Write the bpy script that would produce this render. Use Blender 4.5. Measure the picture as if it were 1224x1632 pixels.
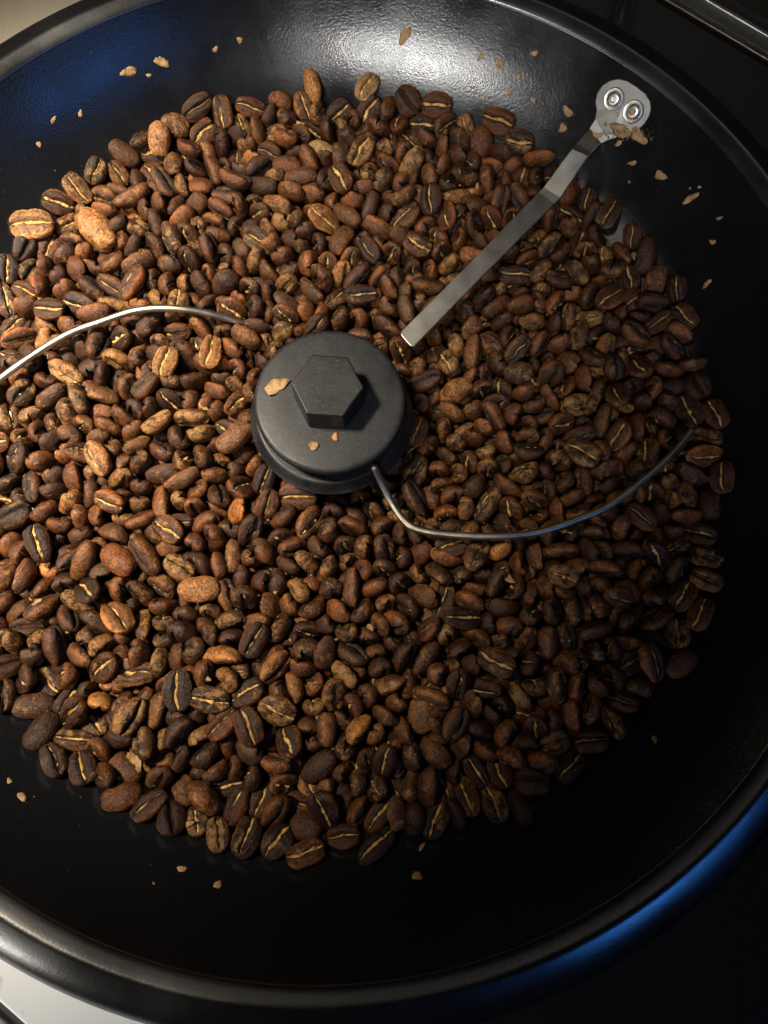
import bpy, bmesh, math, random, time
import numpy as np
from mathutils import Vector, Matrix
T0 = time.time()
for o in list(bpy.data.objects): bpy.data.objects.remove(o)
scene = bpy.context.scene
C = scene.collection
MM = 0.001                                   # everything below is written in millimetres

# ------------------------------------------------------------------ camera
FPX, CX, CY = 1084.0, 612.0, 816.0           # focal length and centre in photo pixels
CAM = np.array([17.58, -67.31, 176.94]); TILT, ROLL = 0.21512, 0.09723
RC = np.array((Matrix.Rotation(TILT, 3, 'X') @ Matrix.Rotation(ROLL, 3, 'Z')))
cam = bpy.data.cameras.new('camera'); co = bpy.data.objects.new('camera', cam); C.objects.link(co)
M4 = Matrix([list(r) for r in RC]).to_4x4(); M4.translation = Vector(CAM * MM); co.matrix_world = M4
cam.sensor_fit = 'HORIZONTAL'; cam.sensor_width = 36.0; cam.lens = 36.0 * FPX / 1224.0
cam.clip_start = 0.005; cam.clip_end = 20.0
scene.camera = co

# ------------------------------------------------------------------ light
world = bpy.data.worlds.new('World'); scene.world = world; world.use_nodes = True
bgn = world.node_tree.nodes['Background']; bgn.inputs[0].default_value = (1.0, 0.93, 0.85, 1); bgn.inputs[1].default_value = 0.006
def area(name, loc, target, w, h, power, col):
    l = bpy.data.lights.new(name, 'AREA'); l.shape = 'RECTANGLE'; l.size = w * MM; l.size_y = h * MM
    l.energy = power; l.color = col
    o = bpy.data.objects.new(name, l); C.objects.link(o); o.location = Vector(loc) * MM
    o.rotation_euler = (Vector(target) - Vector(loc)).to_track_quat('-Z', 'Y').to_euler()
    return o
k_ = area('kitchen_lamp', (-222, 12, 445), (-118, 4, -12), 70, 60, .72, (1.0, 0.88, 0.70)); k_.data.spread = math.radians(41)   # shaded warm lamp above the left side
h_ = area('range_hood_lamp', (-80, -330, 430), (28, 140, 4), 230, 30, .11, (1.0, 0.98, 0.96)); h_.data.spread = math.radians(32)   # gives the streak on the far wall
area('ceiling_light', (120, 620, 1150), (0, 0, 0), 500, 500, .28, (1.0, 0.92, 0.80))
area('window_light', (540, -470, 550), (0, 0, 0), 320, 120, .62, (0.05, 0.28, 1.0))                 # blue evening window
c_ = area('counter_fill', (-290, -400, 110), (-95, -200, -62), 80, 60, .12, (1.0, 0.95, 0.86)); c_.data.spread = math.radians(70)   # added unseen fill light, low beside the pan, brightens the near left worktop
scene.view_settings.view_transform = 'Standard'; scene.view_settings.look = 'None'
scene.view_settings.exposure = 0.0; scene.view_settings.gamma = 1.0
scene.render.engine = 'CYCLES'
scene.render.resolution_x = 768; scene.render.resolution_y = 1024

# ------------------------------------------------------------------ pixel helpers
def ray(px, py):
    d = RC @ np.array([(px - CX) / FPX, -(py - CY) / FPX, -1.0]); return d / np.linalg.norm(d)
def at(px, py, z):
    d = ray(px, py); t = (z - CAM[2]) / d[2]; return CAM + t * d
def project(P):
    v = (np.asarray(P) - CAM) @ RC
    return np.stack([CX + FPX * v[..., 0] / -v[..., 2], CY - FPX * v[..., 1] / -v[..., 2], -v[..., 2]], -1)

FLOOR = -29.0
BOWL = [(0, FLOOR), (86, FLOOR)] + [(86 + 54.3 * u, FLOOR + 33.1 * u ** 2.5) for u in np.linspace(.05, 1, 40)]
BR = np.array([p[0] for p in BOWL]); BZ = np.array([p[1] for p in BOWL])
_rs = np.linspace(0, 140.3, 600); _zs = np.interp(_rs, BR, BZ)
for _ in range(6):                                                # round the profile
    k = np.convolve(np.pad(_zs, 6, mode='edge'), np.ones(13) / 13, 'valid')
    _zs = np.where(_rs < 132, k, _zs)
def wall_h(r): return np.interp(r, _rs, _zs)
_slope = np.gradient(_zs, _rs)
def wall_s(r): return np.interp(r, _rs, _slope)
def wall_hit(px, py):
    d = ray(px, py); t = np.linspace(120, 420, 6000); P = CAM + t[:, None] * d
    r = np.hypot(P[:, 0], P[:, 1]); i = int(np.argmax((P[:, 2] < wall_h(r)) & (r < 146)))
    p = P[i]; r = math.hypot(p[0], p[1]); s = wall_s(r)
    n = np.array([-s * p[0] / r, -s * p[1] / r, 1.0]); return p, n / np.linalg.norm(n)

# ------------------------------------------------------------------ materials
def mat(name):
    m = bpy.data.materials.new(name); m.use_nodes = True
    return m, m.node_tree.nodes, m.node_tree.links, m.node_tree.nodes['Principled BSDF']
def nd(N, t, **kw):
    n = N.new(t)
    for k, v in kw.items(): setattr(n, k, v)
    return n
def mathn(N, L, op, a, b=None, c=None, clamp=False):
    n = N.new('ShaderNodeMath'); n.operation = op; n.use_clamp = clamp
    for i, v in enumerate((a, b, c)):
        if v is None: continue
        if hasattr(v, 'is_output'): L.new(v, n.inputs[i])
        else: n.inputs[i].default_value = v
    return n.outputs[0]
def mixc(N, L, fac, a, b, mode='MIX'):
    n = N.new('ShaderNodeMix'); n.data_type = 'RGBA'; n.blend_type = mode
    for s, v in ((n.inputs[0], fac), (n.inputs[6], a), (n.inputs[7], b)):
        if hasattr(v, 'is_output'): L.new(v, s)
        elif isinstance(v, tuple): s.default_value = (*v, 1) if len(v) == 3 else v
        else: s.default_value = v
    return n.outputs[2]
def noise(N, L, vec, scale, detail=3, rough=.55, dist=0):
    n = N.new('ShaderNodeTexNoise'); n.inputs['Scale'].default_value = scale; n.inputs['Detail'].default_value = detail
    n.inputs['Roughness'].default_value = rough; n.inputs['Distortion'].default_value = dist
    if vec is not None: L.new(vec, n.inputs['Vector'])
    return n.outputs['Fac']
def maprange(N, L, v, a, b, c=0., d=1.):
    n = N.new('ShaderNodeMapRange'); L.new(v, n.inputs[0])
    for i, x in enumerate((a, b, c, d)): n.inputs[i + 1].default_value = x
    return n.outputs[0]
def bump(N, L, h, strength, dist, prev=None):
    b = N.new('ShaderNodeBump'); b.inputs['Strength'].default_value = strength; b.inputs['Distance'].default_value = dist
    L.new(h, b.inputs['Height'])
    if prev is not None: L.new(prev, b.inputs['Normal'])
    return b.outputs[0]

def make_coating(name, base, rough, grain):
    m, N, L, B = mat(name)
    tc = nd(N, 'ShaderNodeTexCoord').outputs['Object']
    v = noise(N, L, tc, 1600, 2, .6); v2 = noise(N, L, tc, 60, 4)
    d = noise(N, L, tc, 2600, 1)
    speck = maprange(N, L, d, .70, .78)
    L.new(mixc(N, L, mathn(N, L, 'MULTIPLY', speck, .10), base, (.20, .20, .21)), B.inputs['Base Color'])
    L.new(maprange(N, L, v2, .3, .7, rough - .05, rough + .06), B.inputs['Roughness'])
    L.new(bump(N, L, v, grain, .0003), B.inputs['Normal'])
    B.inputs['Specular IOR Level'].default_value = .45 if grain > .1 else .9
    B.inputs['IOR'].default_value = 1.5 if grain > .1 else 1.65
    return m
M_COAT = make_coating('nonstick_coating', (.005, .0052, .006), .20, .17)
M_RIM = make_coating('rim_coating', (.005, .005, .0055), .27, .08)
def make_plastic():
    m, N, L, B = mat('hub_plastic')
    tc = nd(N, 'ShaderNodeTexCoord').outputs['Object']
    a = noise(N, L, tc, 90, 5, .65); b = noise(N, L, tc, 700, 3)
    mp = nd(N, 'ShaderNodeMapping'); mp.inputs['Scale'].default_value = (1, 9, 1); mp.inputs['Rotation'].default_value = (0, 0, .9)
    L.new(tc, mp.inputs['Vector']); s = noise(N, L, mp.outputs[0], 420, 3)
    f = maprange(N, L, a, .35, .68); f2 = maprange(N, L, s, .56, .72)
    c = mixc(N, L, f, (.0055, .006, .007), (.0165, .0175, .0195))
    c = mixc(N, L, mathn(N, L, 'MULTIPLY', f2, .22), c, (.09, .09, .095))
    c = mixc(N, L, mathn(N, L, 'MULTIPLY', maprange(N, L, noise(N, L, tc, 2300, 1), .70, .76), .5), c, (.22, .17, .11))
    L.new(c, B.inputs['Base Color']); L.new(maprange(N, L, a, .3, .7, .42, .58), B.inputs['Roughness'])
    L.new(bump(N, L, b, .12, .0003), B.inputs['Normal']); B.inputs['Specular IOR Level'].default_value = .32
    return m
M_HUB = make_plastic()
def make_steel(name, base, rough, brushed):
    m, N, L, B = mat(name)
    B.inputs['Metallic'].default_value = 1
    tc = nd(N, 'ShaderNodeTexCoord').outputs['Object']
    a = noise(N, L, tc, 160, 4); b = noise(N, L, tc, 1700, 2)
    stain = maprange(N, L, noise(N, L, tc, 45, 4, .6), .58, .75)
    c = mixc(N, L, maprange(N, L, a, .3, .7), tuple(x * .82 for x in base), base)
    c = mixc(N, L, mathn(N, L, 'MULTIPLY', stain, .35), c, (.30, .19, .08))
    L.new(c, B.inputs['Base Color']); L.new(maprange(N, L, a, .3, .7, rough - .06, rough + .08), B.inputs['Roughness'])
    L.new(bump(N, L, b, brushed, .0002), B.inputs['Normal'])
    return m
M_STEEL = make_steel('brushed_steel', (.33, .32, .30), .48, .12)
M_WIRE = make_steel('wire_steel', (.50, .45, .36), .36, .10)

def make_bean():
    m, N, L, B = mat('roasted_bean')
    at1 = nd(N, 'ShaderNodeAttribute', attribute_name='lco'); tint = nd(N, 'ShaderNodeAttribute', attribute_name='tint')
    edge = nd(N, 'ShaderNodeAttribute', attribute_name='edge').outputs['Fac']
    oi = nd(N, 'ShaderNodeObjectInfo')
    off = nd(N, 'ShaderNodeVectorMath', operation='MULTIPLY_ADD')
    cmb = nd(N, 'ShaderNodeCombineXYZ')
    for i in range(3): L.new(oi.outputs['Random'], cmb.inputs[i])
    L.new(cmb.outputs[0], off.inputs[0]); off.inputs[1].default_value = (713., 391., 577.); L.new(at1.outputs['Vector'], off.inputs[2])
    v = off.outputs[0]
    col = mixc(N, L, 1.0, tint.outputs['Color'], oi.outputs['Color'], 'MULTIPLY')
    patch = mathn(N, L, 'MULTIPLY', tint.outputs['Alpha'], oi.outputs['Alpha'])
    big = noise(N, L, v, .30, 3, .6); fine = noise(N, L, v, 1.7, 4, .7); mid = noise(N, L, v, .8, 4, .65, 1.2)
    k = mathn(N, L, 'ADD', maprange(N, L, big, .25, .75, .50, 1.30), maprange(N, L, fine, .36, .64, -.50, .62))
    k = mathn(N, L, 'MULTIPLY', k, maprange(N, L, mid, .36, .54, .42, 1.1))
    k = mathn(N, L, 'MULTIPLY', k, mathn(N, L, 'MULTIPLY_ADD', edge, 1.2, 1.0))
    kc = nd(N, 'ShaderNodeCombineColor')
    for i in range(3): L.new(k, kc.inputs[i])
    c = mixc(N, L, 1.0, col, kc.outputs[0], 'MULTIPLY')
    # silverskin left on the surface
    n2 = noise(N, L, v, .34, 5, .68, .5)
    th = mathn(N, L, 'MULTIPLY_ADD', patch, -.34, .705)
    f = mathn(N, L, 'MULTIPLY', mathn(N, L, 'SUBTRACT', mathn(N, L, 'MULTIPLY_ADD', fine, .30, mathn(N, L, 'SUBTRACT', n2, .15)), th), 8.0, clamp=True)
    skin = mixc(N, L, maprange(N, L, fine, .3, .7), (.15, .066, .017), (.42, .225, .068))
    c = mixc(N, L, mathn(N, L, 'MULTIPLY', f, .72), c, skin)
    L.new(c, B.inputs['Base Color'])
    L.new(maprange(N, L, big, .3, .7, .33, .50), B.inputs['Roughness'])
    B.inputs['Specular IOR Level'].default_value = .38
    b1 = bump(N, L, mid, .65, .0008); b2 = bump(N, L, fine, .75, .00034, b1)
    L.new(b2, B.inputs['Normal'])
    return m
M_BEAN = make_bean()
def make_chaff(name, a, b):
    m, N, L, B = mat(name)
    tc = nd(N, 'ShaderNodeTexCoord').outputs['Object']; oi = nd(N, 'ShaderNodeObjectInfo')
    ge = nd(N, 'ShaderNodeNewGeometry').outputs['Position']
    n = noise(N, L, ge, 420, 4, .65); n2 = noise(N, L, ge, 2200, 2)
    c = mixc(N, L, maprange(N, L, n, .3, .7), a, b)
    L.new(c, B.inputs['Base Color']); B.inputs['Roughness'].default_value = .62
    L.new(bump(N, L, n2, .5, .0003), B.inputs['Normal'])
    return m
M_CHAFF = make_chaff('chaff', (.15, .072, .024), (.42, .26, .11))
M_SEAM = make_chaff('silverskin_seam', (.22, .10, .026), (.64, .40, .135))
M_DUST = make_chaff('chaff_dust', (.10, .045, .015), (.26, .14, .055))

# ------------------------------------------------------------------ builders
def link(name, me, m, parent=None):
    o = bpy.data.objects.new(name, me); C.objects.link(o)
    if m is not None and not me.materials: me.materials.append(m)
    if parent is not None: o.parent = parent
    return o
def tag(o, label, cat=None, group=None, kind=None):
    if label: o['label'] = label
    if cat: o['category'] = cat
    if group: o['group'] = group
    if kind: o['kind'] = kind
    return o
def empty(name, loc=(0, 0, 0)):
    o = bpy.data.objects.new(name, None); C.objects.link(o); o.location = Vector(loc) * MM; o.empty_display_size = .01; return o
def mesh(name, V, F, smooth=True):
    me = bpy.data.meshes.new(name); me.from_pydata([tuple(np.asarray(v) * MM) for v in V], [], F)
    if smooth: me.polygons.foreach_set('use_smooth', [True] * len(me.polygons))
    me.update(); return me
def lathe(name, prof, n=96, close=False, smooth=True):
    V, F = [], []; np_ = len(prof); idx = []
    for (r, z) in prof:
        if r < 1e-6: idx.append([len(V)]); V.append((0, 0, z))
        else:
            idx.append(list(range(len(V), len(V) + n)))
            V += [(r * math.cos(2 * math.pi * k / n), r * math.sin(2 * math.pi * k / n), z) for k in range(n)]
    pairs = [(i, i + 1) for i in range(np_ - 1)] + ([(np_ - 1, 0)] if close else [])
    for i, j in pairs:
        a, b = idx[i], idx[j]
        for k in range(n):
            k2 = (k + 1) % n
            if len(a) == 1 and len(b) == 1: continue
            if len(a) == 1: F.append((a[0], b[k2], b[k]))
            elif len(b) == 1: F.append((a[k], a[k2], b[0]))
            else: F.append((a[k], a[k2], b[k2], b[k]))
    me = mesh(name, V, F, smooth)
    bm = bmesh.new(); bm.from_mesh(me); bmesh.ops.recalc_face_normals(bm, faces=bm.faces); bm.to_mesh(me); bm.free()
    if smooth: me.set_sharp_from_angle(angle=math.radians(48))
    return me
def box(name, lo, hi, m, parent=None, bev=0.0):
    bm = bmesh.new(); bmesh.ops.create_cube(bm, size=1)
    for v in bm.verts:
        for i in range(3): v.co[i] = (lo[i] + (v.co[i] + .5) * (hi[i] - lo[i])) * MM
    if bev: bmesh.ops.bevel(bm, geom=bm.edges[:], offset=bev * MM, segments=3, affect='EDGES', profile=.5)
    me = bpy.data.meshes.new(name); bm.to_mesh(me); bm.free()
    return link(name, me, m, parent)
def tube(name, pts, rad, nseg=14, dense=8):
    P = np.array(pts, float); out = []
    for i in range(len(P) - 1):                                   # Catmull-Rom
        p0, p1, p2, p3 = P[max(i - 1, 0)], P[i], P[i + 1], P[min(i + 2, len(P) - 1)]
        for k in range(dense):
            t = k / dense
            out.append(.5 * ((2 * p1) + (-p0 + p2) * t + (2 * p0 - 5 * p1 + 4 * p2 - p3) * t * t + (-p0 + 3 * p1 - 3 * p2 + p3) * t ** 3))
    out.append(P[-1]); Q = np.array(out)
    Tn = np.gradient(Q, axis=0); Tn /= np.linalg.norm(Tn, axis=1)[:, None]
    # rounded ends
    caps = [(.0, .35), (.30, .75), (.75, 1.)]
    ring = []
    for i in range(len(Q)): ring.append((Q[i], Tn[i], rad))
    ring = [(Q[0] - Tn[0] * rad * (1 - a), Tn[0], rad * b) for a, b in caps] + ring + [(Q[-1] + Tn[-1] * rad * (1 - a), Tn[-1], rad * b) for a, b in reversed(caps)]
    V, F = [], []; up = np.array([.13, .21, .97])
    for c, t, r in ring:
        s = np.cross(t, up); s /= np.linalg.norm(s); u = np.cross(s, t)
        for k in range(nseg):
            a = 2 * math.pi * k / nseg; V.append(c + r * (math.cos(a) * s + math.sin(a) * u))
    for i in range(len(ring) - 1):
        for k in range(nseg):
            k2 = (k + 1) % nseg; F.append((i * nseg + k, i * nseg + k2, (i + 1) * nseg + k2, (i + 1) * nseg + k))
    F.append(tuple(range(nseg))[::-1]); F.append(tuple((len(ring) - 1) * nseg + k for k in range(nseg)))
    me = mesh(name, V, F)
    bm = bmesh.new(); bm.from_mesh(me); bmesh.ops.recalc_face_normals(bm, faces=bm.faces); bm.to_mesh(me); bm.free()
    return me, Q

# ------------------------------------------------------------------ setting: counter, stove
COUNTER = -62.0
def make_counter_mat(name, a, b, smudge):
    m, N, L, B = mat(name)
    tc = nd(N, 'ShaderNodeTexCoord').outputs['Object']
    n = noise(N, L, tc, 26, 5, .6); n2 = noise(N, L, tc, 150, 4, .7); n3 = noise(N, L, tc, 75, 2, .5)
    c = mixc(N, L, maprange(N, L, n, .3, .7), a, b)
    c = mixc(N, L, mathn(N, L, 'MULTIPLY', maprange(N, L, n2, .66, .74), .35), c, smudge)
    c = mixc(N, L, mathn(N, L, 'MULTIPLY', maprange(N, L, n3, .70, .76), .55), c, tuple(x * .5 for x in smudge))
    L.new(c, B.inputs['Base Color']); B.inputs['Roughness'].default_value = .45
    return m
M_CREAM = make_counter_mat('cream_laminate', (.66, .57, .42), (.76, .67, .52), (.40, .33, .24))
M_WHITE = make_counter_mat('white_enamel', (.80, .83, .81), (.86, .88, .86), (.45, .46, .45))
def simple(name, col, rough, metal=0.):
    m, N, L, B = mat(name)
    tc = nd(N, 'ShaderNodeTexCoord').outputs['Object']; n = noise(N, L, tc, 300, 4)
    L.new(mixc(N, L, n, tuple(x * .75 for x in col), tuple(x * 1.2 for x in col)), B.inputs['Base Color'])
    B.inputs['Roughness'].default_value = rough; B.inputs['Metallic'].default_value = metal
    L.new(bump(N, L, noise(N, L, tc, 1400, 2), .1, .0003), B.inputs['Normal']); return m
M_BLACK = simple('black_enamel', (.022, .020, .018), .8); M_BLACK.node_tree.nodes['Principled BSDF'].inputs['Specular IOR Level'].default_value = .03
M_SEAL = simple('dark_seal', (.02, .018, .017), .6)
M_CHROME = simple('trim_steel', (.75, .74, .70), .42, 1.)
M_CORD = simple('cord_rubber', (.012, .012, .012), .25)
KA = math.radians(-31.0)                                         # the worktop runs at an angle to the camera
def turned(o): o.rotation_euler.z = KA; return o
tag(turned(box('countertop', (-700, -88, COUNTER - 30), (-120, 700, COUNTER), M_CREAM, bev=1.5)), 'cream laminate kitchen countertop beyond the pan', kind='structure')
tag(turned(box('worktop', (-700, -199, COUNTER - 30), (110, -91, COUNTER), M_WHITE, bev=1.0)), 'pale grey smudged worktop panel under the near rim', kind='structure')
tag(turned(box('worktop_seal', (-700, -202.2, COUNTER - 29), (110, -199.3, COUNTER - 1.2), M_SEAL)), 'thin dark seal strip along the worktop panel', kind='structure')
tag(turned(box('worktop_edge', (-700, -420, COUNTER - 30), (110, -202.6, COUNTER + .4), M_WHITE, bev=1.0)), 'pale worktop edge past the dark seal strip', kind='structure')
stove = turned(empty('stove', (0, 0, COUNTER - 30)))
tag(stove, 'black enamel stove with steel trim strips under the pan', 'stove')
z0 = COUNTER - 30
bm = bmesh.new(); lo = [bm.verts.new(Vector((x, y, 0)) * MM) for x, y in ((-117, -88), (113, -88), (113, -420), (620, -420), (620, 249), (-117, 249))]
f = bm.faces.new(lo); ex = bmesh.ops.extrude_face_region(bm, geom=[f])
for v in ex['geom']:
    if isinstance(v, bmesh.types.BMVert): v.co.z = 30 * MM
bmesh.ops.recalc_face_normals(bm, faces=bm.faces)
me = bpy.data.meshes.new('cooktop'); bm.to_mesh(me); bm.free(); link('cooktop', me, M_BLACK, stove)
box('trim_strip', (-117, 249.6, 0), (620, 253.5, 32.5), simple('dull_trim', (.12, .11, .085), .4, 1.), stove, .8)
box('trim_strip', (-117, 256.2, 0), (620, 258.2, 35.5), M_CHROME, stove, .5)
box('rear_ledge', (-117, 258.6, 0), (620, 264, 31), M_BLACK, stove, .8)
box('rear_ledge', (-117, 264.4, 0), (620, 272.5, 34), M_BLACK, stove, 1.5)
box('trim_strip', (-117, 273.0, 0), (620, 276.5, 37), simple('gold_trim', (.62, .52, .24), .3, 1.), stove, .8)
me, _ = tube('power_cord', [at(1010, -120, -50), at(1003, -40, -42), at(994, 10, -40), at(983, 50, -42), at(966, 95, -49), at(940, 140, -56), at(900, 190, -58.5)], 3.2, 16)
tag(link('power_cord', me, M_CORD), 'black rubber cord running out from behind the pan rim', 'cord')

# ------------------------------------------------------------------ roasting pan
pan = empty('roasting_pan', (0, 0, COUNTER)); tag(pan, 'round black nonstick electric roasting pan holding the coffee beans', 'pan')
def child(o): o.location = Vector((0, 0, -COUNTER)) * MM; return o
prof = [(float(r), float(wall_h(r))) for r in np.concatenate([[0, 30, 60, 85], np.linspace(90, 136, 36), np.linspace(137, 140.25, 10)])]
under = [(140.25, 2.0), (139.0, -2.6), (135.2, -8.6), (127.5, -16.8), (117.5, -24.6), (106, -29.6), (94, -31.8), (86, -32), (0, -32)]
child(link('bowl', lathe('bowl', prof + under, 200), M_COAT, pan))
rim = [(140.29, 4.10), (140.9, 4.72), (141.8, 5.30), (142.8, 5.84), (143.5, 6.18), (144.0, 6.36), (144.5, 6.42), (145.1, 6.33), (146.2, 6.10), (147.6, 5.76), (149.2, 5.24), (150.8, 4.50), (152.2, 3.55), (153.4, 2.3), (154.3, .8), (154.8, -.5), (154.9, -1.6), (154.4, -2.4), (153.4, -2.6), (151, -.6), (148, 2.0), (145, 3.2), (142, 3.0), (140.29, 2.0)]
child(link('rim', lathe('rim', rim, 200, close=True), M_RIM, pan))
base = [(0, -32.1), (100, -32.1), (108, -34), (112, -40), (113, -58), (111, -61.98), (0, -61.98)]
child(link('heating_base', lathe('heating_base', base, 128), M_BLACK, pan))

# deflector arm riveted to the wall, blade over the beans
BLZ = -8.0
def wallp(px, py, off):
    p, n = wall_hit(px, py); return p + n * off
arm_t = .9
Lp = [at(640, 527, BLZ), at(752, 415, BLZ), at(858, 306, BLZ), at(866, 298, BLZ + .5), at(911, 237, -1.8), at(917, 230, -2.4), wallp(940, 205, 1.5), wallp(949, 190, 1.0)]
Rp = [at(661, 551, BLZ), at(773, 436, BLZ), at(884, 324, BLZ), at(893, 315, BLZ + .5), at(937, 249, -1.8), at(943, 242, -2.4), wallp(958, 229, 1.5), wallp(970, 224, 1.0)]
lug_px = [(951, 176), (949, 163), (952, 148), (960, 136), (972, 128), (986, 125), (1000, 128), (1015, 137), (1030, 149), (1037, 160), (1038, 172), (1035, 186), (1028, 198), (1017, 208), (1004, 214), (988, 218)]
V = []; F = []
for a, b in zip(Lp, Rp): V += [a, b]
# rounded blade tip
d = (Lp[0] - Lp[1]); d /= np.linalg.norm(d); w = (Rp[0] - Lp[0])
tip = [Lp[0] + d * .9 + w * .10, Lp[0] + d * 1.1 + w * .22, Rp[0] + d * 1.1 - w * .22, Rp[0] + d * .9 - w * .10]
n0 = len(V); V += tip
F.append((0, n0, n0 + 1, n0 + 2, n0 + 3, 1))
for i in range(len(Lp) - 1): F.append((2 * i, 2 * i + 1, 2 * i + 3, 2 * i + 2))
lug = [wallp(px, py, .9) for px, py in lug_px]
n1 = len(V); V += lug; cen = len(V); V.append(np.mean(lug, axis=0))
ringi = [2 * (len(Lp) - 1)] + list(range(n1, n1 + len(lug))) + [2 * (len(Lp) - 1) + 1]
for i in range(len(ringi)): F.append((cen, ringi[i], ringi[(i + 1) % len(ringi)]))
me = mesh('deflector_arm', V, F, smooth=False)
bm = bmesh.new(); bm.from_mesh(me); bmesh.ops.recalc_face_normals(bm, faces=bm.faces)
bm.faces.ensure_lookup_table(); bm.normal_update()
if sum(f.normal.z for f in bm.faces) < 0: bmesh.ops.reverse_faces(bm, faces=bm.faces)
bm.to_mesh(me); bm.free()
arm = child(link('deflector_arm', me, M_STEEL, pan)); arm['label'] = 'steel deflector blade with riveted end'
s = arm.modifiers.new('thickness', 'SOLIDIFY'); s.thickness = arm_t * MM; s.offset = -1
b = arm.modifiers.new('bevel', 'BEVEL'); b.width = .28 * MM; b.segments = 2; b.limit_method = 'ANGLE'; b.angle_limit = math.radians(40)
M_RIVET = make_steel('rivet_steel', (.78, .76, .72), .40, .05)
riv = lathe('rivet', [(0, .15), (.75, .15), (.85, .95), (1.05, 1.25), (1.5, 1.25), (2.0, .9), (2.25, .25), (2.5, .12), (2.62, .42), (2.95, .5), (3.2, .3), (3.3, -.1), (0, -.1)], 40)
for px, py in ((980, 158), (1011, 178)):
    p, n = wall_hit(px, py); o = link('rivet', riv, M_RIVET, arm)
    o.rotation_euler = Vector(n).to_track_quat('Z', 'Y').to_euler(); o.location = Vector(p + n * 1.0) * MM

# ------------------------------------------------------------------ stirrer: hub, nut and two wires
stir = empty('stirrer', (0, 0, FLOOR)); tag(stir, 'black hexagon topped stirrer hub with two curved steel wires', 'stirrer')
def schild(o): o.location = Vector((0, 0, -FLOOR)) * MM; return o
schild(link('hub_column', lathe('hub_column', [(0, FLOOR + .02), (19.2, FLOOR + .02), (19.2, -9.4), (0, -9.4)], 96), M_HUB, stir))
schild(link('hub_flange', lathe('hub_flange', [(0, -9.3), (22.6, -9.3), (23.3, -9.0), (23.35, -8.5), (22.9, -8.1), (21.9, -6.2), (21.5, -5.0), (21.1, -4.6), (20.5, -4.55), (15.9, -5.2), (0, -5.2)], 128), M_HUB, stir))
schild(link('hub_cap', lathe('hub_cap', [(0, -5.1), (15.6, -5.1), (15.6, 1.0), (19.9, 1.0), (20.35, 1.2), (20.45, 1.5), (20.45, 2.9), (20.25, 3.45), (19.7, 3.8), (19.0, 3.9), (12, 3.95), (0, 3.95)], 160), M_HUB, stir))
bm = bmesh.new(); hv = []
for zz, rr in ((3.98, 9.65), (13.8, 9.35)):
    hv.append([bm.verts.new(Vector((rr * math.cos(math.radians(2 + 60 * k)), rr * math.sin(math.radians(2 + 60 * k)), zz)) * MM) for k in range(6)])
bm.faces.new(hv[1]); bm.faces.new(hv[0][::-1])
for k in range(6): bm.faces.new((hv[0][k], hv[0][(k + 1) % 6], hv[1][(k + 1) % 6], hv[1][k]))
bmesh.ops.bevel(bm, geom=[e for e in bm.edges], offset=.45 * MM, segments=3, affect='EDGES', profile=.5)
me = bpy.data.meshes.new('hex_nut'); bm.to_mesh(me); bm.free()
schild(link('hex_nut', me, M_HUB, stir))
WZ = -11.0
wp = [(*at(597, 745, -3.0)[:2], -3.0), (*at(606, 765, -6)[:2], -6.0), (*at(622, 797, -9.5)[:2], -9.5), (*at(640, 824, WZ)[:2], WZ), (*at(660, 841, WZ)[:2], WZ - .2)]
wp += [(*at(px, py, WZ)[:2], WZ + dz) for px, py, dz in ((700, 850, 0), (775, 855, .2), (850, 850, .2), (920, 828, 0), (980, 800, -.2), (1060, 735, -.5), (1104, 686, -1.0))]
wme, wq = tube('stirring_wire', wp, 1.05, 14, 6)
wire = schild(link('stirring_wire', wme, M_WIRE, stir))
lp = [(-q[0], -q[1], q[2]) for q in wp]
for i, zz in enumerate((-21, -22, -23, -23, -22)): lp[i] = (lp[i][0] * (1.0 if i else .80), lp[i][1] * (1.0 if i else .80), zz)
lp[5] = (lp[5][0], lp[5][1], -17.5); lp[6] = (lp[6][0], lp[6][1], -12.2); lp[7] = (lp[7][0], lp[7][1], -10.4)
wme2, wq2 = tube('stirring_wire', lp, 1.05, 14, 6)
schild(link('stirring_wire', wme2, M_WIRE, stir))
wires = np.concatenate([wq, wq2])

# ------------------------------------------------------------------ coffee beans: settle them
rng = np.random.default_rng(11); random.seed(11)
NB = 1760
Q0 = np.array([[2.75, 0, 0], [-2.75, 0, 0], [0, 1.35, 0], [0, -1.35, 0]]); R0 = 2.62
sc = np.clip(rng.normal(.96, .062, NB), .80, 1.13)
ct = np.zeros((NB, 3)); rr = np.sqrt(rng.uniform(30 ** 2, 112 ** 2, NB)); aa = rng.uniform(0, 2 * math.pi, NB)
ct[:, 0] = rr * np.cos(aa); ct[:, 1] = rr * np.sin(aa); ct[:, 2] = np.linspace(FLOOR + 3, FLOOR + 54, NB)
qq = rng.normal(size=(NB, 4)); qq /= np.linalg.norm(qq, axis=1)[:, None]
w, x, y, z = qq.T
Rb = np.stack([np.stack([1 - 2 * (y * y + z * z), 2 * (x * y - w * z), 2 * (x * z + w * y)], -1), np.stack([2 * (x * y + w * z), 1 - 2 * (x * x + z * z), 2 * (y * z - w * x)], -1), np.stack([2 * (x * z - w * y), 2 * (y * z + w * x), 1 - 2 * (x * x + y * y)], -1)], 1)
QL = Q0[None] * sc[:, None, None]
P = ct[:, None] + np.einsum('nij,nkj->nki', Rb, QL)
obst = np.concatenate([wq, wq2[30:]]); fixed = [obst]; fr = [np.full(len(obst), 1.2)]
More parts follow.
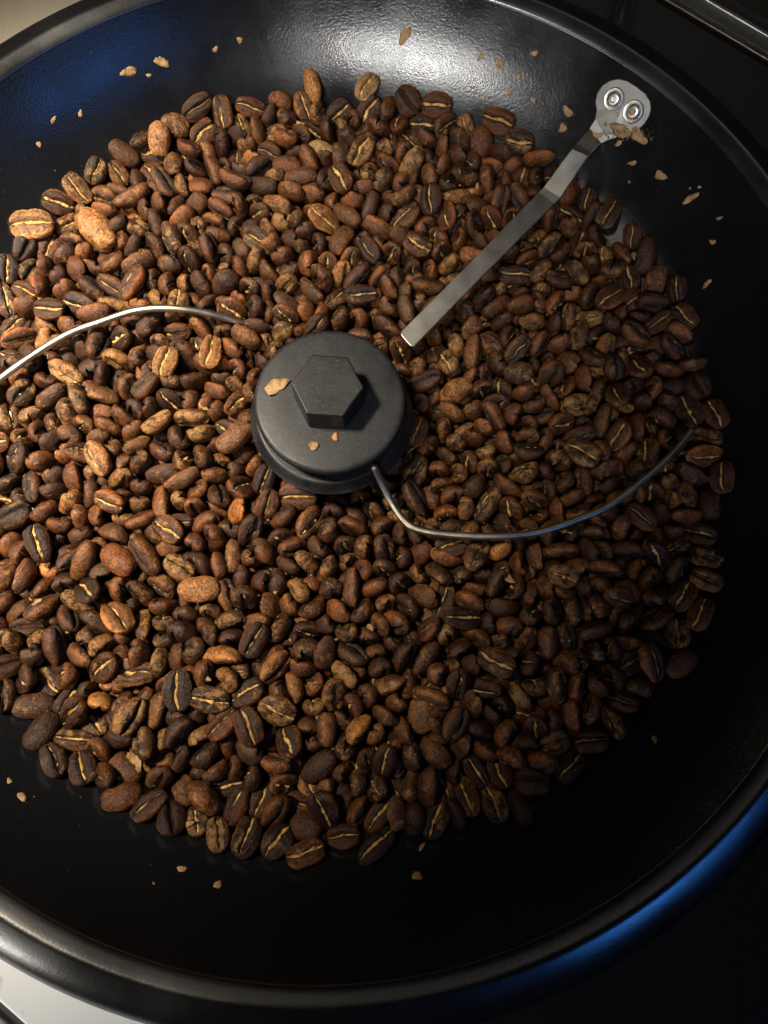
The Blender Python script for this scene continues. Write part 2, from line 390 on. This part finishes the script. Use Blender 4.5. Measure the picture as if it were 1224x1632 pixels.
bl = np.array([Lp[0] * (1 - s) * (1 - t) + Rp[0] * (1 - s) * t + Lp[2] * s * (1 - t) + Rp[2] * s * t for s in np.linspace(0, 1, 40) for t in (.1, .5, .9)]); bl[:, 2] -= .6
fixed.append(bl); fr.append(np.full(len(bl), .9))
sl = np.array([Lp[i] * (1 - s) * (1 - t) + Rp[i] * (1 - s) * t + Lp[j] * s * (1 - t) + Rp[j] * s * t for i, j in ((3, 4), (4, 6)) for s in np.linspace(0, 1, 8) for t in (.1, .5, .9)])
fixed.append(sl); fr.append(np.full(len(sl), .9))
FX = np.concatenate(fixed); FRd = np.concatenate(fr); NF = len(FX)
rad = np.concatenate([np.repeat(R0 * sc, 4), FRd]); own = np.concatenate([np.repeat(np.arange(NB), 4), -1 * np.ones(NF, int)])
mov = np.concatenate([np.ones(NB * 4), np.zeros(NF)])
def neighbours(X, cut=7.2):
    g = np.floor((X - np.array([-160, -160, -40])) / cut).astype(int); D = (50, 50, 40)
    g = np.clip(g, 0, np.array(D) - 1); h = (g[:, 0] * D[1] + g[:, 1]) * D[2] + g[:, 2]
    od = np.argsort(h, kind='stable'); hs = h[od]; I, J = [], []
    for dx in (-1, 0, 1):
        for dy in (-1, 0, 1):
            for dz in (-1, 0, 1):
                t = h + (dx * D[1] + dy) * D[2] + dz
                a = np.searchsorted(hs, t, 'left'); b = np.searchsorted(hs, t, 'right')
                for k in range(int((b - a).max()) if len(a) else 0):
                    ok = np.nonzero(a + k < b)[0]; j = od[a[ok] + k]
                    kp = (ok < j) & (own[ok] != own[j]); I.append(ok[kp]); J.append(j[kp])
    I = np.concatenate(I); J = np.concatenate(J)
    d = X[I] - X[J]; kp = (d * d).sum(1) < (rad[I] + rad[J] + 1.6) ** 2
    return I[kp], J[kp]
ITER = 330
for it in range(ITER):
    grav = .75 if it < 120 else (.35 if it < 220 else (.12 if it < 290 else .0))
    if it == 225:                                                # stirring leaves them lying every way up
        ax = rng.normal(size=(NB, 3)); ax /= np.linalg.norm(ax, axis=1)[:, None]; an = rng.normal(0, .75, NB)
        K = np.zeros((NB, 3, 3)); K[:, 0, 1] = -ax[:, 2]; K[:, 0, 2] = ax[:, 1]; K[:, 1, 0] = ax[:, 2]; K[:, 1, 2] = -ax[:, 0]; K[:, 2, 0] = -ax[:, 1]; K[:, 2, 1] = ax[:, 0]
        Rb = (np.eye(3) + np.sin(an)[:, None, None] * K + (1 - np.cos(an))[:, None, None] * (K @ K)) @ Rb
        P = ct[:, None] + np.einsum('nij,nkj->nki', Rb, QL)
    P[..., 2] -= grav
    if it % 5 == 0: I, J = neighbours(np.concatenate([P.reshape(-1, 3), FX]))
    X = np.concatenate([P.reshape(-1, 3), FX])
    d = X[I] - X[J]; L_ = np.sqrt((d * d).sum(1)) + 1e-9
    pen = np.maximum(rad[I] + rad[J] - L_, 0); hit = pen > 0
    i, j = I[hit], J[hit]; wsum = mov[i] + mov[j]; ok = wsum > 0; i, j = i[ok], j[ok]
    v = d[hit][ok] / L_[hit][ok][:, None] * (pen[hit][ok] / wsum[ok])[:, None]
    cor = np.zeros_like(X); cnt = np.bincount(i, minlength=len(X)) + np.bincount(j, minlength=len(X))
    for a_ in range(3):
        cor[:, a_] = np.bincount(i, v[:, a_], len(X)) - np.bincount(j, v[:, a_], len(X))
    cor *= (1.25 / np.maximum(cnt ** .75, 1))[:, None]
    X = X + cor * mov[:, None]
    X = X[:NB * 4]; rd = rad[:NB * 4]
    r = np.hypot(X[:, 0], X[:, 1]) + 1e-9; hgt = wall_h(np.minimum(r, 140)); s_ = wall_s(np.minimum(r, 140)); cs = 1 / np.sqrt(1 + s_ * s_)
    dist = (X[:, 2] - hgt) * cs - rd; pn = np.maximum(-dist, 0)
    X[:, 2] += pn * cs; X[:, :2] -= (pn * cs * s_ / r)[:, None] * X[:, :2]
    hubr = np.where(X[:, 2] < -9, 19.4, 22.6); hubr = np.where((X[:, 2] > -11) & (X[:, 2] < -7), 23.0, hubr)
    pn = np.maximum(hubr + rd - r, 0); X[:, :2] += (pn / r)[:, None] * X[:, :2]
    X = X.reshape(NB, 4, 3)
    c_ = X.mean(1); A = np.einsum('nki,nkj->nij', X - c_[:, None], QL)
    A += 1e-3 * Rb
    U, S_, Vt = np.linalg.svd(A); 
    det = np.linalg.det(U @ Vt); U[:, :, 2] *= det[:, None]
    # the sheet of four points leaves the bean's own normal free of sign: keep the old one
    Rn = U @ Vt; Rb = Rn; ct = c_
    P = ct[:, None] + np.einsum('nij,nkj->nki', Rb, QL)
# a bean that came to rest on top of the blade or the hub is left out
dbl = np.hypot(ct[:, None, 0] - bl[None, ::3, 0], ct[:, None, 1] - bl[None, ::3, 1]).min(1); dsl = np.hypot(ct[:, None, 0] - sl[None, :, 0], ct[:, None, 1] - sl[None, :, 1]).min(1)
keep = ~((dbl < 7.5) & (ct[:, 2] > BLZ - 1.8)) & ~((dsl < 6.5) & (ct[:, 2] > BLZ - .5)) & ~((np.hypot(ct[:, 0], ct[:, 1]) < 25) & (ct[:, 2] > -6))
ct, Rb, sc = ct[keep], Rb[keep], sc[keep] * .945; NB = len(ct)
print('settled', round(time.time() - T0, 1), 'top', np.percentile(ct[:, 2], [5, 50, 90, 99]).round(1), 'rmax', np.hypot(ct[:, 0], ct[:, 1]).max().round(1))

# ------------------------------------------------------------------ bean shapes
from mathutils import noise as mnoise
CF = np.array([-.985, -.90, -.74, -.55, -.36, -.22, -.13, -.055, 0, .055, .13, .22, .36, .55, .74, .90, .985])
BK = np.arange(1, 11) / 11 * math.pi
NT = 17
def bean_shape(seed, kind='bean'):
    r_ = np.random.default_rng(seed)
    a, b = 5.25 * r_.uniform(.90, 1.1), 3.85 * r_.uniform(.90, 1.08)
    zb, zf = 3.45 * r_.uniform(.9, 1.1), 1.75 * r_.uniform(.8, 1.15)
    if kind == 'round': a *= .86; b *= 1.02; zf = 2.6
    if kind == 'long': a *= 1.12; b *= .86
    ph, amp, bend = r_.uniform(0, 6), r_.uniform(.15, .55), r_.uniform(-.05, .05)
    depth, gw = r_.uniform(1.2, 2.0), r_.uniform(.12, .18)
    skew = r_.uniform(-.12, .12); pw = r_.uniform(.62, .80); off = r_.uniform(0, 100, 3)
    def yc(x): return amp * math.sin(x / a * 2.3 + ph) + bend * 6 * (x / a)
    V, E_ = [], []
    for i in range(NT + 2):
        th = math.pi * i / (NT + 1); x = a * math.cos(th); s = max(math.sin(th), 0) ** pw
        s *= 1 + skew * math.cos(th)
        cols = [(c, 1) for c in CF] + [(math.cos(math.pi - t), -1) for t in BK[::1]]
        # ring order: flat side from -y to +y, then the back from +y to -y
        cols = [(c, 1) for c in CF] + [(math.cos(t), -1) for t in BK]
        if i in (0, NT + 1): cols = [(0, 0)]
        for c, sd in cols:
            yy = b * s * c
            if sd == 1:
                yy += yc(x) * (1 - c * c) * s
                z = zf * s * (1 - abs(c) ** 3.2) ** .55 * (1 + .10 * math.exp(-((abs(c) - .45) / .25) ** 2))
                z -= depth * math.exp(-(c / gw) ** 2) * min(1, s * 1.4) if kind != 'round' or depth > 1.1 else .3 * math.exp(-(c / gw) ** 2)
            elif sd == -1: z = -zb * s * math.sqrt(max(0, 1 - c * c)) ** .92
            else: z = -.5
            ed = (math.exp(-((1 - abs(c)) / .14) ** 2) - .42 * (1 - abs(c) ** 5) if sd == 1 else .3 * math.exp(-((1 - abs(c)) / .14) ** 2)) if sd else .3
            p = np.array([x, yy, z + .62 + bend * x * x * .25])
            n1 = mnoise.noise_vector(Vector(p * .28 + off)); n2 = mnoise.noise_vector(Vector(p * .75 + off))
            n3 = mnoise.noise_vector(Vector(p * 1.5 + off))
            p = p + (np.array(n1) * .40 + np.array(n2) * .17 + np.array(n3) * .10) * (1.9 if kind == 'rough' else 1.0)
            V.append(p); E_.append(ed)
    nc = len(CF) + len(BK); F = []
    def id_(i, k): return 0 if i == 0 else (1 + NT * nc if i == NT + 1 else 1 + (i - 1) * nc + k % nc)
    for i in range(NT + 1):
        for k in range(nc):
            if i == 0: F.append((0, id_(1, k), id_(1, k + 1)))
            elif i == NT: F.append((id_(i, k + 1), id_(i, k), id_(i + 1, 0)))
            else: F.append((id_(i, k), id_(i + 1, k), id_(i + 1, k + 1), id_(i, k + 1)))
    V = np.array(V)
    # silverskin ribbon standing in the crease
    sv, sf = [], []; g = CF.tolist().index(0); rows = range(2, NT)
    fullness = r_.uniform(.5, 1.25)
    for q, i in enumerate(rows):
        bot = V[id_(i, g)]; l_ = V[id_(i, g - 3)]; rgt = V[id_(i, g + 3)]
        top = (l_ + rgt) / 2
        lift = (.25 + .45 * r_.random()) * fullness; m_ = bot * (1 - lift) + top * lift; m_[2] += .10
        wv = (rgt - l_); wl = np.linalg.norm(wv); wv /= wl
        wd = min(wl * .46, r_.uniform(.14, .72)) * (1 if 1 < q < len(rows) - 2 else .5)
        sh = wv * r_.uniform(-.18, .18)
        sv += [m_ + sh - wv * wd + [0, 0, -.25], m_ + sh + [0, 0, r_.uniform(-.05, .22)], m_ + sh + wv * wd + [0, 0, -.25], m_ + sh + [0, 0, -.5]]
    nr = len(rows)
    for q in range(nr - 1):
        for k in range(4):
            k2 = (k + 1) % 4; sf.append((q * 4 + k, q * 4 + k2, q * 4 + 4 + k2, q * 4 + 4 + k))
    sf += [(0, 1, 2, 3), tuple((nr - 1) * 4 + k for k in (3, 2, 1, 0))]
    return V, F, np.array(E_), np.array(sv), sf
kinds = ['bean'] * 14 + ['rough'] * 1 + ['long'] * 3 + ['round'] * 2; CR = 18
SH = [bean_shape(100 + i, k) for i, k in enumerate(kinds)]
NV = len(SH)
def set_attr(me, name, typ, data):
    at_ = me.attributes.new(name, typ, 'POINT')
    at_.data.foreach_set({'FLOAT_VECTOR': 'vector', 'FLOAT_COLOR': 'color', 'FLOAT': 'value'}[typ], np.asarray(data, np.float32).ravel())
BM, SM = [], []
for V, F, E_, sv, sf in SH:
    me = mesh('coffee_bean', V, F); me.materials.append(M_BEAN)
    bm = bmesh.new(); bm.from_mesh(me); bmesh.ops.recalc_face_normals(bm, faces=bm.faces); bm.to_mesh(me); bm.free()
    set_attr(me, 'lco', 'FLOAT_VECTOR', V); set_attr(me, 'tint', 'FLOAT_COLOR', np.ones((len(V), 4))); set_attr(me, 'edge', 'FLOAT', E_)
    BM.append(me)
    me = mesh('silverskin', sv, sf, smooth=False); me.materials.append(M_SEAM)
    bm = bmesh.new(); bm.from_mesh(me); bmesh.ops.recalc_face_normals(bm, faces=bm.faces); bm.to_mesh(me); bm.free()
    SM.append(me)

# ------------------------------------------------------------------ bean looks
TONES = [('dark', (.036, .0145, .0062), .35), ('grey brown', (.048, .0235, .0105), .06), ('medium brown', (.070, .0270, .0085), .42), ('reddish', (.100, .036, .0100), .15), ('orange brown', (.22, .086, .022), .02)]
tone = rng.choice(len(TONES), NB, p=[t[2] for t in TONES]); var = rng.integers(0, NV, NB)
tcol = np.array([TONES[t][1] for t in tone]) * np.array([1.06, .95, .84]) * rng.uniform(.82, 1.20, (NB, 1)) * rng.uniform(.94, 1.06, (NB, 3))
patch = np.clip(rng.beta(1.5, 2.7, NB), 0, 1)
flip = np.where(Rb[:, 2, 2] < 0, rng.random(NB) < .84, rng.random(NB) < .16)   # most lie crease up
Rb[flip] = Rb[flip] @ np.diag([1., -1., -1.])

# ------------------------------------------------------------------ which beans show (coarse depth buffer)
def visible(R_, c_):
    W, H = 306, 408; zb = np.full(W * H, 1e9); ow = np.full(W * H, -1)
    ids, key, dep = [], [], []
    for n in range(NB):
        V = SH[var[n]][0] * sc[n]; p = project(V @ R_[n].T + c_[n]); u = (p[:, 0] / 4).astype(int); v_ = (p[:, 1] / 4).astype(int)
        ok = (u >= 0) & (u < W) & (v_ >= 0) & (v_ < H); ids.append(np.full(ok.sum(), n)); key.append((v_ * W + u)[ok]); dep.append(p[ok, 2])
    ids, key, dep = map(np.concatenate, (ids, key, dep))
    o_ = np.argsort(-dep, kind='stable'); ow[key[o_]] = ids[o_]
    return np.bincount(ow[ow >= 0], minlength=NB)
vis = visible(Rb, ct)
uv = project(ct)
# a few beans that stand out in the photograph: pale, orange or lying crease up
SPECIAL = [(55, 362, (.34, .155, .055), 'crease', 1.32, 8, 'pale tan oval bean with a thin crease against the dark pan wall', .1),
           (150, 356, (.30, .125, .040), 'back', 1.50, -50, 'large pale orange bean lying lumpy back up near the pan wall', .0),
           (255, 224, (.34, .150, .055), 'back', 1.12, 88, 'smooth pale orange bean standing against the pan wall', .0),
           (345, 577, (.36, .150, .040), 'crease', 1.02, 80, 'bright orange bean with a dark crease beside the curved wire', .0),
           (262, 580, (.34, .150, .042), 'crease', 1.05, 75, 'bright orange wrinkled bean below the curved wire', .5),
           (318, 940, (.27, .110, .034), 'back', 1.12, 5, 'glossy orange brown bean lying round back up', .0),
           (215, 1070, (.20, .095, .040), 'crease', 1.2, 0, 'light brown bean with a wide golden crease, below the hub', .0),
           (345, 680, (.15, .064, .024), 'back', 1.1, 40, 'large round reddish bean beside the hub cap', .0),
           (672, 1140, (.17, .072, .028), 'back', 1.1, 95, 'plump light reddish bean lying back up far below the hub', .0),
           (512, 245, (.26, .165, .075), 'back', 1.0, -25, 'pale cream streaked bean curled near the top of the pile', .8),
           (594, 142, (.34, .215, .10), 'crease', 1.0, 60, 'pale straw coloured bean with crease at the far edge of the pile', .9),
           (487, 137, (.30, .125, .034), 'back', 1.0, 105, 'orange bean standing on end at the far edge of the pile', .0),
           (958, 327, (.10, .045, .018), 'crease', 1.1, 60, 'brown bean with narrow golden crease under the blade bend', .1),
           (415, 388, (.10, .052, .024), 'crease', 1.15, -30, 'brown bean with a double golden crease above the hub', .3),
           (285, 1100, (.06, .032, .018), 'crease', 1.1, 95, 'dark bean with long golden crease standing upright in the pile', .1),
           (670, 683, (.17, .068, .022), 'crease', 1.0, 70, 'reddish bean with a dark crease touching the hub cap', .0),
           (720, 868, (.10, .045, .018), 'crease', 1.0, 20, 'brown creased bean lying below the bent end of the wire', .1)]
special = {}
Rcam = RC
for px, py, colr, how, k, ang, lab, pt in SPECIAL:
    dd = np.hypot(uv[:, 0] - px, uv[:, 1] - py) - vis * .5
    dd[vis < 12] = 1e9
    for n_ in special: dd[n_] = 1e9
    n = int(np.argmin(dd)); special[n] = lab
    hit_ = at(px, py, ct[n, 2]); mv = hit_ - ct[n]; L_ = np.linalg.norm(mv); ct[n] += mv * min(1, 4.0 / max(L_, 1e-6))
    d_ = RC @ np.array([math.cos(math.radians(ang)), math.sin(math.radians(ang)), 0]); up = np.array([.06, -.12, 1.]); up /= np.linalg.norm(up)
    xx = d_ - up * d_.dot(up); xx /= np.linalg.norm(xx); zz = up if how == 'crease' else -up
    Rb[n] = np.stack([xx, np.cross(zz, xx), zz], 1); sc[n] = .92 * k; tcol[n] = colr; patch[n] = pt
    ct[n, 2] += .9; tone[n] = 4 if colr[0] > .2 else 3
    if how == 'crease' and var[n] >= CR: var[n] = 3
    if px == 150: var[n] = 14
vis = visible(Rb, ct); uv = project(ct)
order = np.argsort(-vis); single = set(order[:300].tolist()) | set(special); 
# ------------------------------------------------------------------ the beans that show largest: one object each
def place(n):
    x_, y_, z_ = ct[n]; r_ = math.hypot(x_, y_); az = math.degrees(math.atan2(y_, x_)) % 360
    dw = np.hypot(wires[:, 0] - x_, wires[:, 1] - y_)
    db = np.hypot(bl[:, 0] - x_, bl[:, 1] - y_)
    if dw.min() < 8: return 'touching the bared wire' if x_ > 0 else 'touching the half buried wire'
    if db.min() < 9: return 'touching the steel blade'
    ring = 'next to the hub' if r_ < 36 else ('by the pan wall' if r_ > 103 else ('midway out' if r_ < 70 else 'further out'))
    sec = ('between blade and bared wire' if az < 52 or az > 335 else 'between blade and buried wire' if az < 165 else 'under the buried wire' if az < 215 else 'straight across from blade' if az < 265 else 'below the bared wire')
    return ring + ' ' + sec
nv = (CAM - ct); nv /= np.linalg.norm(nv, axis=1)[:, None]
facing = np.einsum('ni,ni->n', Rb[:, :, 2], nv)
for n in sorted(single):
    o = link('coffee_bean', BM[var[n]], None)
    m4 = Matrix([list(r) for r in (Rb[n] * sc[n])]).to_4x4(); m4.translation = Vector(ct[n] * MM); o.matrix_world = m4
    o.color = (*[float(c) for c in tcol[n]], float(patch[n]))
    crease = facing[n] > .3
    if facing[n] > -.1 and var[n] < CR:
        c2 = link('silverskin', SM[var[n]], None, o)
    if n in special: tag(o, special[n], 'coffee bean')
    else:
        look = 'crease up' if crease else ('back up' if facing[n] < -.45 else 'sideways')
        tn = TONES[tone[n]][0] + ( ' flecked' if patch[n] > .48 else ''); pl = place(n)
        tag(o, f'{tn} bean lying {look} {pl}', 'coffee bean', f'{tn} beans lying {look} {pl}')
# ------------------------------------------------------------------ all the other beans: one mass
rest = [n for n in range(NB) if n not in single]
Vs, Ls, Ss, Mi, TI, LC, ED = [], [], [], [], [], [], []; base_i = 0
cache = {}
for k in range(NV):
    V, F, E_, sv, sf = SH[k]
    def fl(me): 
        li = np.empty(len(me.loops), np.int32); me.loops.foreach_get('vertex_index', li)
        lt = np.empty(len(me.polygons), np.int32); me.polygons.foreach_get('loop_total', lt); return li, lt
    cache[k] = (fl(BM[k]), fl(SM[k]))
for n in rest:
    V, F, E_, sv, sf = SH[var[n]]; (la, ta), (lb, tb) = cache[var[n]]
    hasr = facing[n] > -.1 and var[n] < CR and vis[n] > 0
    pts = np.concatenate([V, sv]) if hasr else V
    Vs.append((pts * sc[n]) @ Rb[n].T + ct[n])
    Ls.append(la + base_i); Ss.append(ta); Mi.append(np.zeros(len(ta), np.int32))
    if hasr: Ls.append(lb + base_i + len(V)); Ss.append(tb); Mi.append(np.ones(len(tb), np.int32))
    base_i += len(pts)
    TI.append(np.tile([*tcol[n], patch[n]], (len(pts), 1))); LC.append(pts + rng.uniform(0, 900, 3))
    ED.append(np.concatenate([E_, np.zeros(len(pts) - len(V))]))
Vs = np.concatenate(Vs) * MM; Ls = np.concatenate(Ls); Ss = np.concatenate(Ss); Mi = np.concatenate(Mi)
me = bpy.data.meshes.new('coffee_beans'); me.vertices.add(len(Vs)); me.vertices.foreach_set('co', Vs.astype(np.float32).ravel())
me.loops.add(len(Ls)); me.loops.foreach_set('vertex_index', Ls.astype(np.int32)); me.polygons.add(len(Ss))
me.polygons.foreach_set('loop_start', (np.cumsum(Ss) - Ss).astype(np.int32)); me.polygons.foreach_set('loop_total', Ss.astype(np.int32))
me.materials.append(M_BEAN); me.materials.append(M_SEAM); me.polygons.foreach_set('material_index', Mi)
me.polygons.foreach_set('use_smooth', Mi == 0); me.update(calc_edges=True); me.validate()
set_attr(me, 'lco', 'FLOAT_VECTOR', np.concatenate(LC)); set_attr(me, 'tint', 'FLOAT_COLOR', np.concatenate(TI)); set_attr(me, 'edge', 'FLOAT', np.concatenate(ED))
o = link('coffee_beans', me, None); tag(o, 'bed of mixed brown roasted coffee beans filling the pan', 'coffee beans', kind='stuff'); o.color = (1, 1, 1, 1)

# ------------------------------------------------------------------ chaff: papery flakes on wall, hub, arm and beans
def flake_mesh(seed, size, aspect, curl, jag=.17):
    r_ = np.random.default_rng(seed); n = 17; top = []
    ph_ = r_.uniform(0, 6.28, 3)
    for k in range(n):
        a = 2 * math.pi * k / n; rr_ = size * (1 + .16 * math.sin(2 * a + ph_[0]) + .14 * math.sin(3 * a + ph_[1]) + r_.uniform(-jag, jag)); x_, y_ = rr_ * math.cos(a), rr_ * math.sin(a) * aspect
        top.append([x_, y_, curl * (x_ * x_ - .6 * y_ * y_) / size + r_.uniform(-.09, .09) * size])
    inner = [[.5 * p[0] + r_.uniform(-.1, .1) * size, .5 * p[1], .5 * curl * p[2] + r_.uniform(-.04, .05) * size] for p in top]
    cen_ = [0, 0, r_.uniform(-.02, .05) * size]; t = .06
    V = top + inner + [cen_]; m_ = len(V); V = [np.array(p) for p in V]; V += [p - np.array([0, 0, t]) for p in V]
    F = []
    for k in range(n):
        k2 = (k + 1) % n
        F += [(k, k2, n + k2, n + k), (n + k, n + k2, 2 * n), (m_ + k2, m_ + k, m_ + n + k, m_ + n + k2), (m_ + n + k2, m_ + n + k, m_ + 2 * n), (k2, k, m_ + k, m_ + k2)]
    return mesh('chaff_flake', V, F)
def put(o, p, n, spin):
    q = Vector(n).to_track_quat('Z', 'Y') @ Matrix.Rotation(spin, 3, 'Z').to_quaternion()
    o.rotation_euler = q.to_euler(); o.location = Vector(p) * MM; return o
WALL_FLAKES = [(645, 57, 14, .55, 75, 'largest tan chaff flake on the far wall highlight'), (205, 115, 13, .5, -25, 'rust and tan chaff flake on the wall beside a pointed flake'), (258, 99, 11, .7, -50, 'pointed tan chaff flake on the blue lit wall'),
    (237, 120, 4, .7, 0, 'tiny grey chip between two tan flakes'), (343, 79, 5, .7, 10, 0), (382, 64, 5, .8, 60, 0), (85, 191, 6, .5, 20, 0), (128, 181, 5, .7, 40, 0), (62, 230, 4, .9, 0, 0),
    (766, 91, 6, .8, 80, 0), (797, 103, 9, .6, -20, 'twin lobed tan flake in the wall highlight'), (825, 122, 5, .8, 0, 0), (852, 85, 6, .7, 20, 0), (812, 146, 5, .8, 50, 0), (850, 160, 4, .8, 0, 0), (772, 155, 3, .8, 0, 0),
    (905, 178, 10, .65, -40, 'ragged tan flake on the wall beside the riveted plate'), (897, 204, 8, .8, 30, 'tan flake against the wall touching a bean'), (1008, 260, 6, .6, 40, 0), (1053, 280, 9, .85, 0, 'roundish tan flake on the wall under the riveted plate'),
    (1101, 316, 12, .5, 75, 'long tan flake standing on the right hand wall'), (1147, 348, 6, .35, 60, 'thin yellow sliver on the right hand wall'), (1136, 386, 5, .8, 0, 0), (1115, 298, 3, .8, 0, 0), (1127, 452, 8, .5, 95, 'narrow brown flake low on the right hand wall'), (1100, 300, 2, .8, 0, 0),
    (35, 1270, 6, .8, 0, 0), (15, 1245, 4, .8, 0, 0), (347, 1410, 6, .8, 20, 0), (290, 1385, 6, .7, 0, 0), (664, 1396, 7, .8, 10, 0), (672, 1350, 7, .35, 30, 0), (1044, 1178, 5, .8, 40, 0), (245, 1408, 2, .8, 0, 0), (1003, 290, 2, .9, 0, 0)]
for i, (px, py, sz, asp, ang, lab) in enumerate(WALL_FLAKES):
    p, n = wall_hit(px, py); size = sz / 5.0 * .95
    o = put(link('chaff_flake', flake_mesh(500 + i, size, asp, .07), M_CHAFF), p + n * (.16 + .03 * size), n, math.radians(ang) + ROLL)
    if lab: tag(o, lab, 'chaff flake')
    else: tag(o, 'tiny pale chaff chip stuck to the black pan wall', 'chaff flake', 'tiny chaff chips on the pan wall')
for i, (px, py, sz, asp, ang, lab) in enumerate([(440, 616, 21, .62, 50, 'large buff chaff flake lying on the hub cap'), (500, 711, 9, .75, 30, 'small buff chaff flake on the near side of the hub cap'), (534, 697, 8, .55, 110, 'small orange chaff flake at the foot of the hexagon nut')]):
    p = at(px, py, 4.0); o = put(link('chaff_flake', flake_mesh(560 + i, sz / 6.0 * .95, asp, .10, .12), M_CHAFF if i < 2 else make_chaff('orange_chaff', (.30, .11, .025), (.45, .19, .05))), p + np.array([0, 0, .42]), (0, 0, 1), math.radians(ang))
    tag(o, lab, 'chaff flake')
# chaff caught on the riveted plate
M_STUCK = make_chaff('stuck_chaff', (.20, .105, .038), (.40, .255, .115))
for i, (px, py, sz, asp, ang, off) in enumerate([(975, 190, 12, .8, 60, 1.6), (990, 208, 20, .45, 15, 1.9), (1020, 218, 15, .6, -5, 1.2), (1013, 176, 7, .8, 80, 2.4), (988, 229, 6, .6, 50, .5), (955, 216, 9, .5, 40, 2.0)]):
    p, n = wall_hit(px, py)
    o = put(link('chaff_clump', flake_mesh(580 + i, sz / 5.0 * .95, asp, .06, .14), M_STUCK), p + n * (1.12 + .12 * i), n, math.radians(ang))
    tag(o, 'crumpled tan chaff caught on the riveted plate', 'chaff', 'chaff caught on the riveted plate')
# loose flakes on top of the beans
top_z = lambda x_, y_, rr_=4.0: float(np.max(np.where(np.hypot(ct[:, 0] - x_, ct[:, 1] - y_) < rr_, ct[:, 2] + 2.4 * sc, -28)))
BEAN_FLAKES = [(130, 412, 17, .6, 100, 'large buff chaff flake between beans near the pan wall'), (345, 505, 9, .7, 0, 'crumbly tan chaff at the tip of the half buried wire'), (325, 650, 9, .7, 30, 0), (510, 1140, 14, .7, 20, 0), (215, 1210, 18, .6, -20, 'large torn tan skin on beans opposite the blade'),
    (470, 810, 12, .35, 70, 'slim tan sliver standing under the hub flange'), (810, 920, 13, .7, 0, 0), (650, 545, 10, .5, 60, 'tan flake under the tip of the blade'), (300, 1312, 12, .4, -30, 'pale curled flake at the near edge of the beans'), (610, 1240, 12, .6, 40, 0), (400, 1190, 9, .6, 80, 0), (460, 355, 10, .6, 20, 0), (760, 300, 9, .5, 70, 0), (945, 470, 10, .7, 0, 0), (1040, 440, 9, .6, 50, 0), (560, 955, 9, .5, 30, 0), (180, 690, 10, .5, -50, 0), (240, 690, 8, .7, 0, 0), (90, 720, 9, .4, 60, 0), (690, 960, 10, .5, 70, 0), (850, 610, 9, .6, 20, 0), (1000, 560, 8, .6, 0, 0), (380, 290, 8, .6, 40, 0), (560, 340, 9, .5, 90, 0), (250, 470, 8, .7, 10, 0), (60, 960, 9, .6, 50, 0), (130, 1010, 10, .5, 30, 0), (440, 940, 9, .5, -40, 0), (590, 1000, 8, .6, 20, 0), (740, 1080, 9, .6, 60, 0), (900, 1020, 8, .6, 0, 0), (480, 200, 9, .7, 20, 0), (700, 190, 9, .6, 60, 0), (330, 1080, 8, .6, 0, 0)]
for i, (px, py, sz, asp, ang, lab) in enumerate(BEAN_FLAKES):
    q = at(px, py, -12.0); zt = top_z(q[0], q[1], 3.2); p = at(px, py, zt); r_ = random.Random(i)
    n = np.array([r_.uniform(-.5, .5), r_.uniform(-.5, .5), 1.0])
    o = put(link('chaff_flake', flake_mesh(620 + i, sz / 5.6 * .85, asp, .35, .14), M_CHAFF), p + np.array([0, 0, .35]), n, math.radians(ang))
    if lab: tag(o, lab, 'chaff flake')
    else: tag(o, 'small curled chaff flake lying loose among the beans', 'chaff flake', 'loose chaff among the beans')
# crumbs: fine broken chaff heaped inside the bared wire, scattered over beans and wall
V, F = [], []
def crumb(p, s_):
    b0 = len(V); a = rng.uniform(-1, 1, (4, 3)) * s_ * np.array([1, 1, .5]); a[3, 2] += s_ * .5
    for q in a: V.append(np.asarray(p) + q)
    F.extend([(b0, b0 + 1, b0 + 2), (b0, b0 + 1, b0 + 3), (b0 + 1, b0 + 2, b0 + 3), (b0, b0 + 2, b0 + 3)])
for k in range(110):
    t = rng.random(); i = int(20 + t * 30); base_p = wq[min(i, len(wq) - 1)]
    d_ = abs(rng.normal(0, 4.5)) + .8; dirn = -base_p[:2] / np.linalg.norm(base_p[:2]); x_, y_ = base_p[:2] + dirn * d_ + rng.normal(0, .6, 2)
    crumb((x_, y_, -13.2 - .18 * d_ + rng.normal(0, .5)), rng.uniform(.15, .5))
for k in range(1100):
    r_ = math.sqrt(rng.uniform(26 ** 2, 112 ** 2)); a = rng.uniform(0, 6.283); x_, y_ = r_ * math.cos(a), r_ * math.sin(a)
    crumb((x_, y_, top_z(x_, y_, 2.2) + .1), rng.uniform(.12, .42))
for k in range(420):
    r_ = rng.uniform(117, 138); a = rng.uniform(0, 6.283); crumb((r_ * math.cos(a), r_ * math.sin(a), wall_h(r_) + .12), rng.uniform(.06, .2))
for k in range(260):
    p_, n_ = wall_hit(rng.normal(1003, 20), rng.normal(213, 7)); crumb(p_ + n_ * rng.uniform(.3, 2.0), rng.uniform(.12, .5))
o = link('chaff_crumbs', mesh('chaff_crumbs', V, F, smooth=False), M_DUST); tag(o, 'fine brown chaff crumbs scattered over the beans and pan', 'chaff crumbs', kind='stuff')
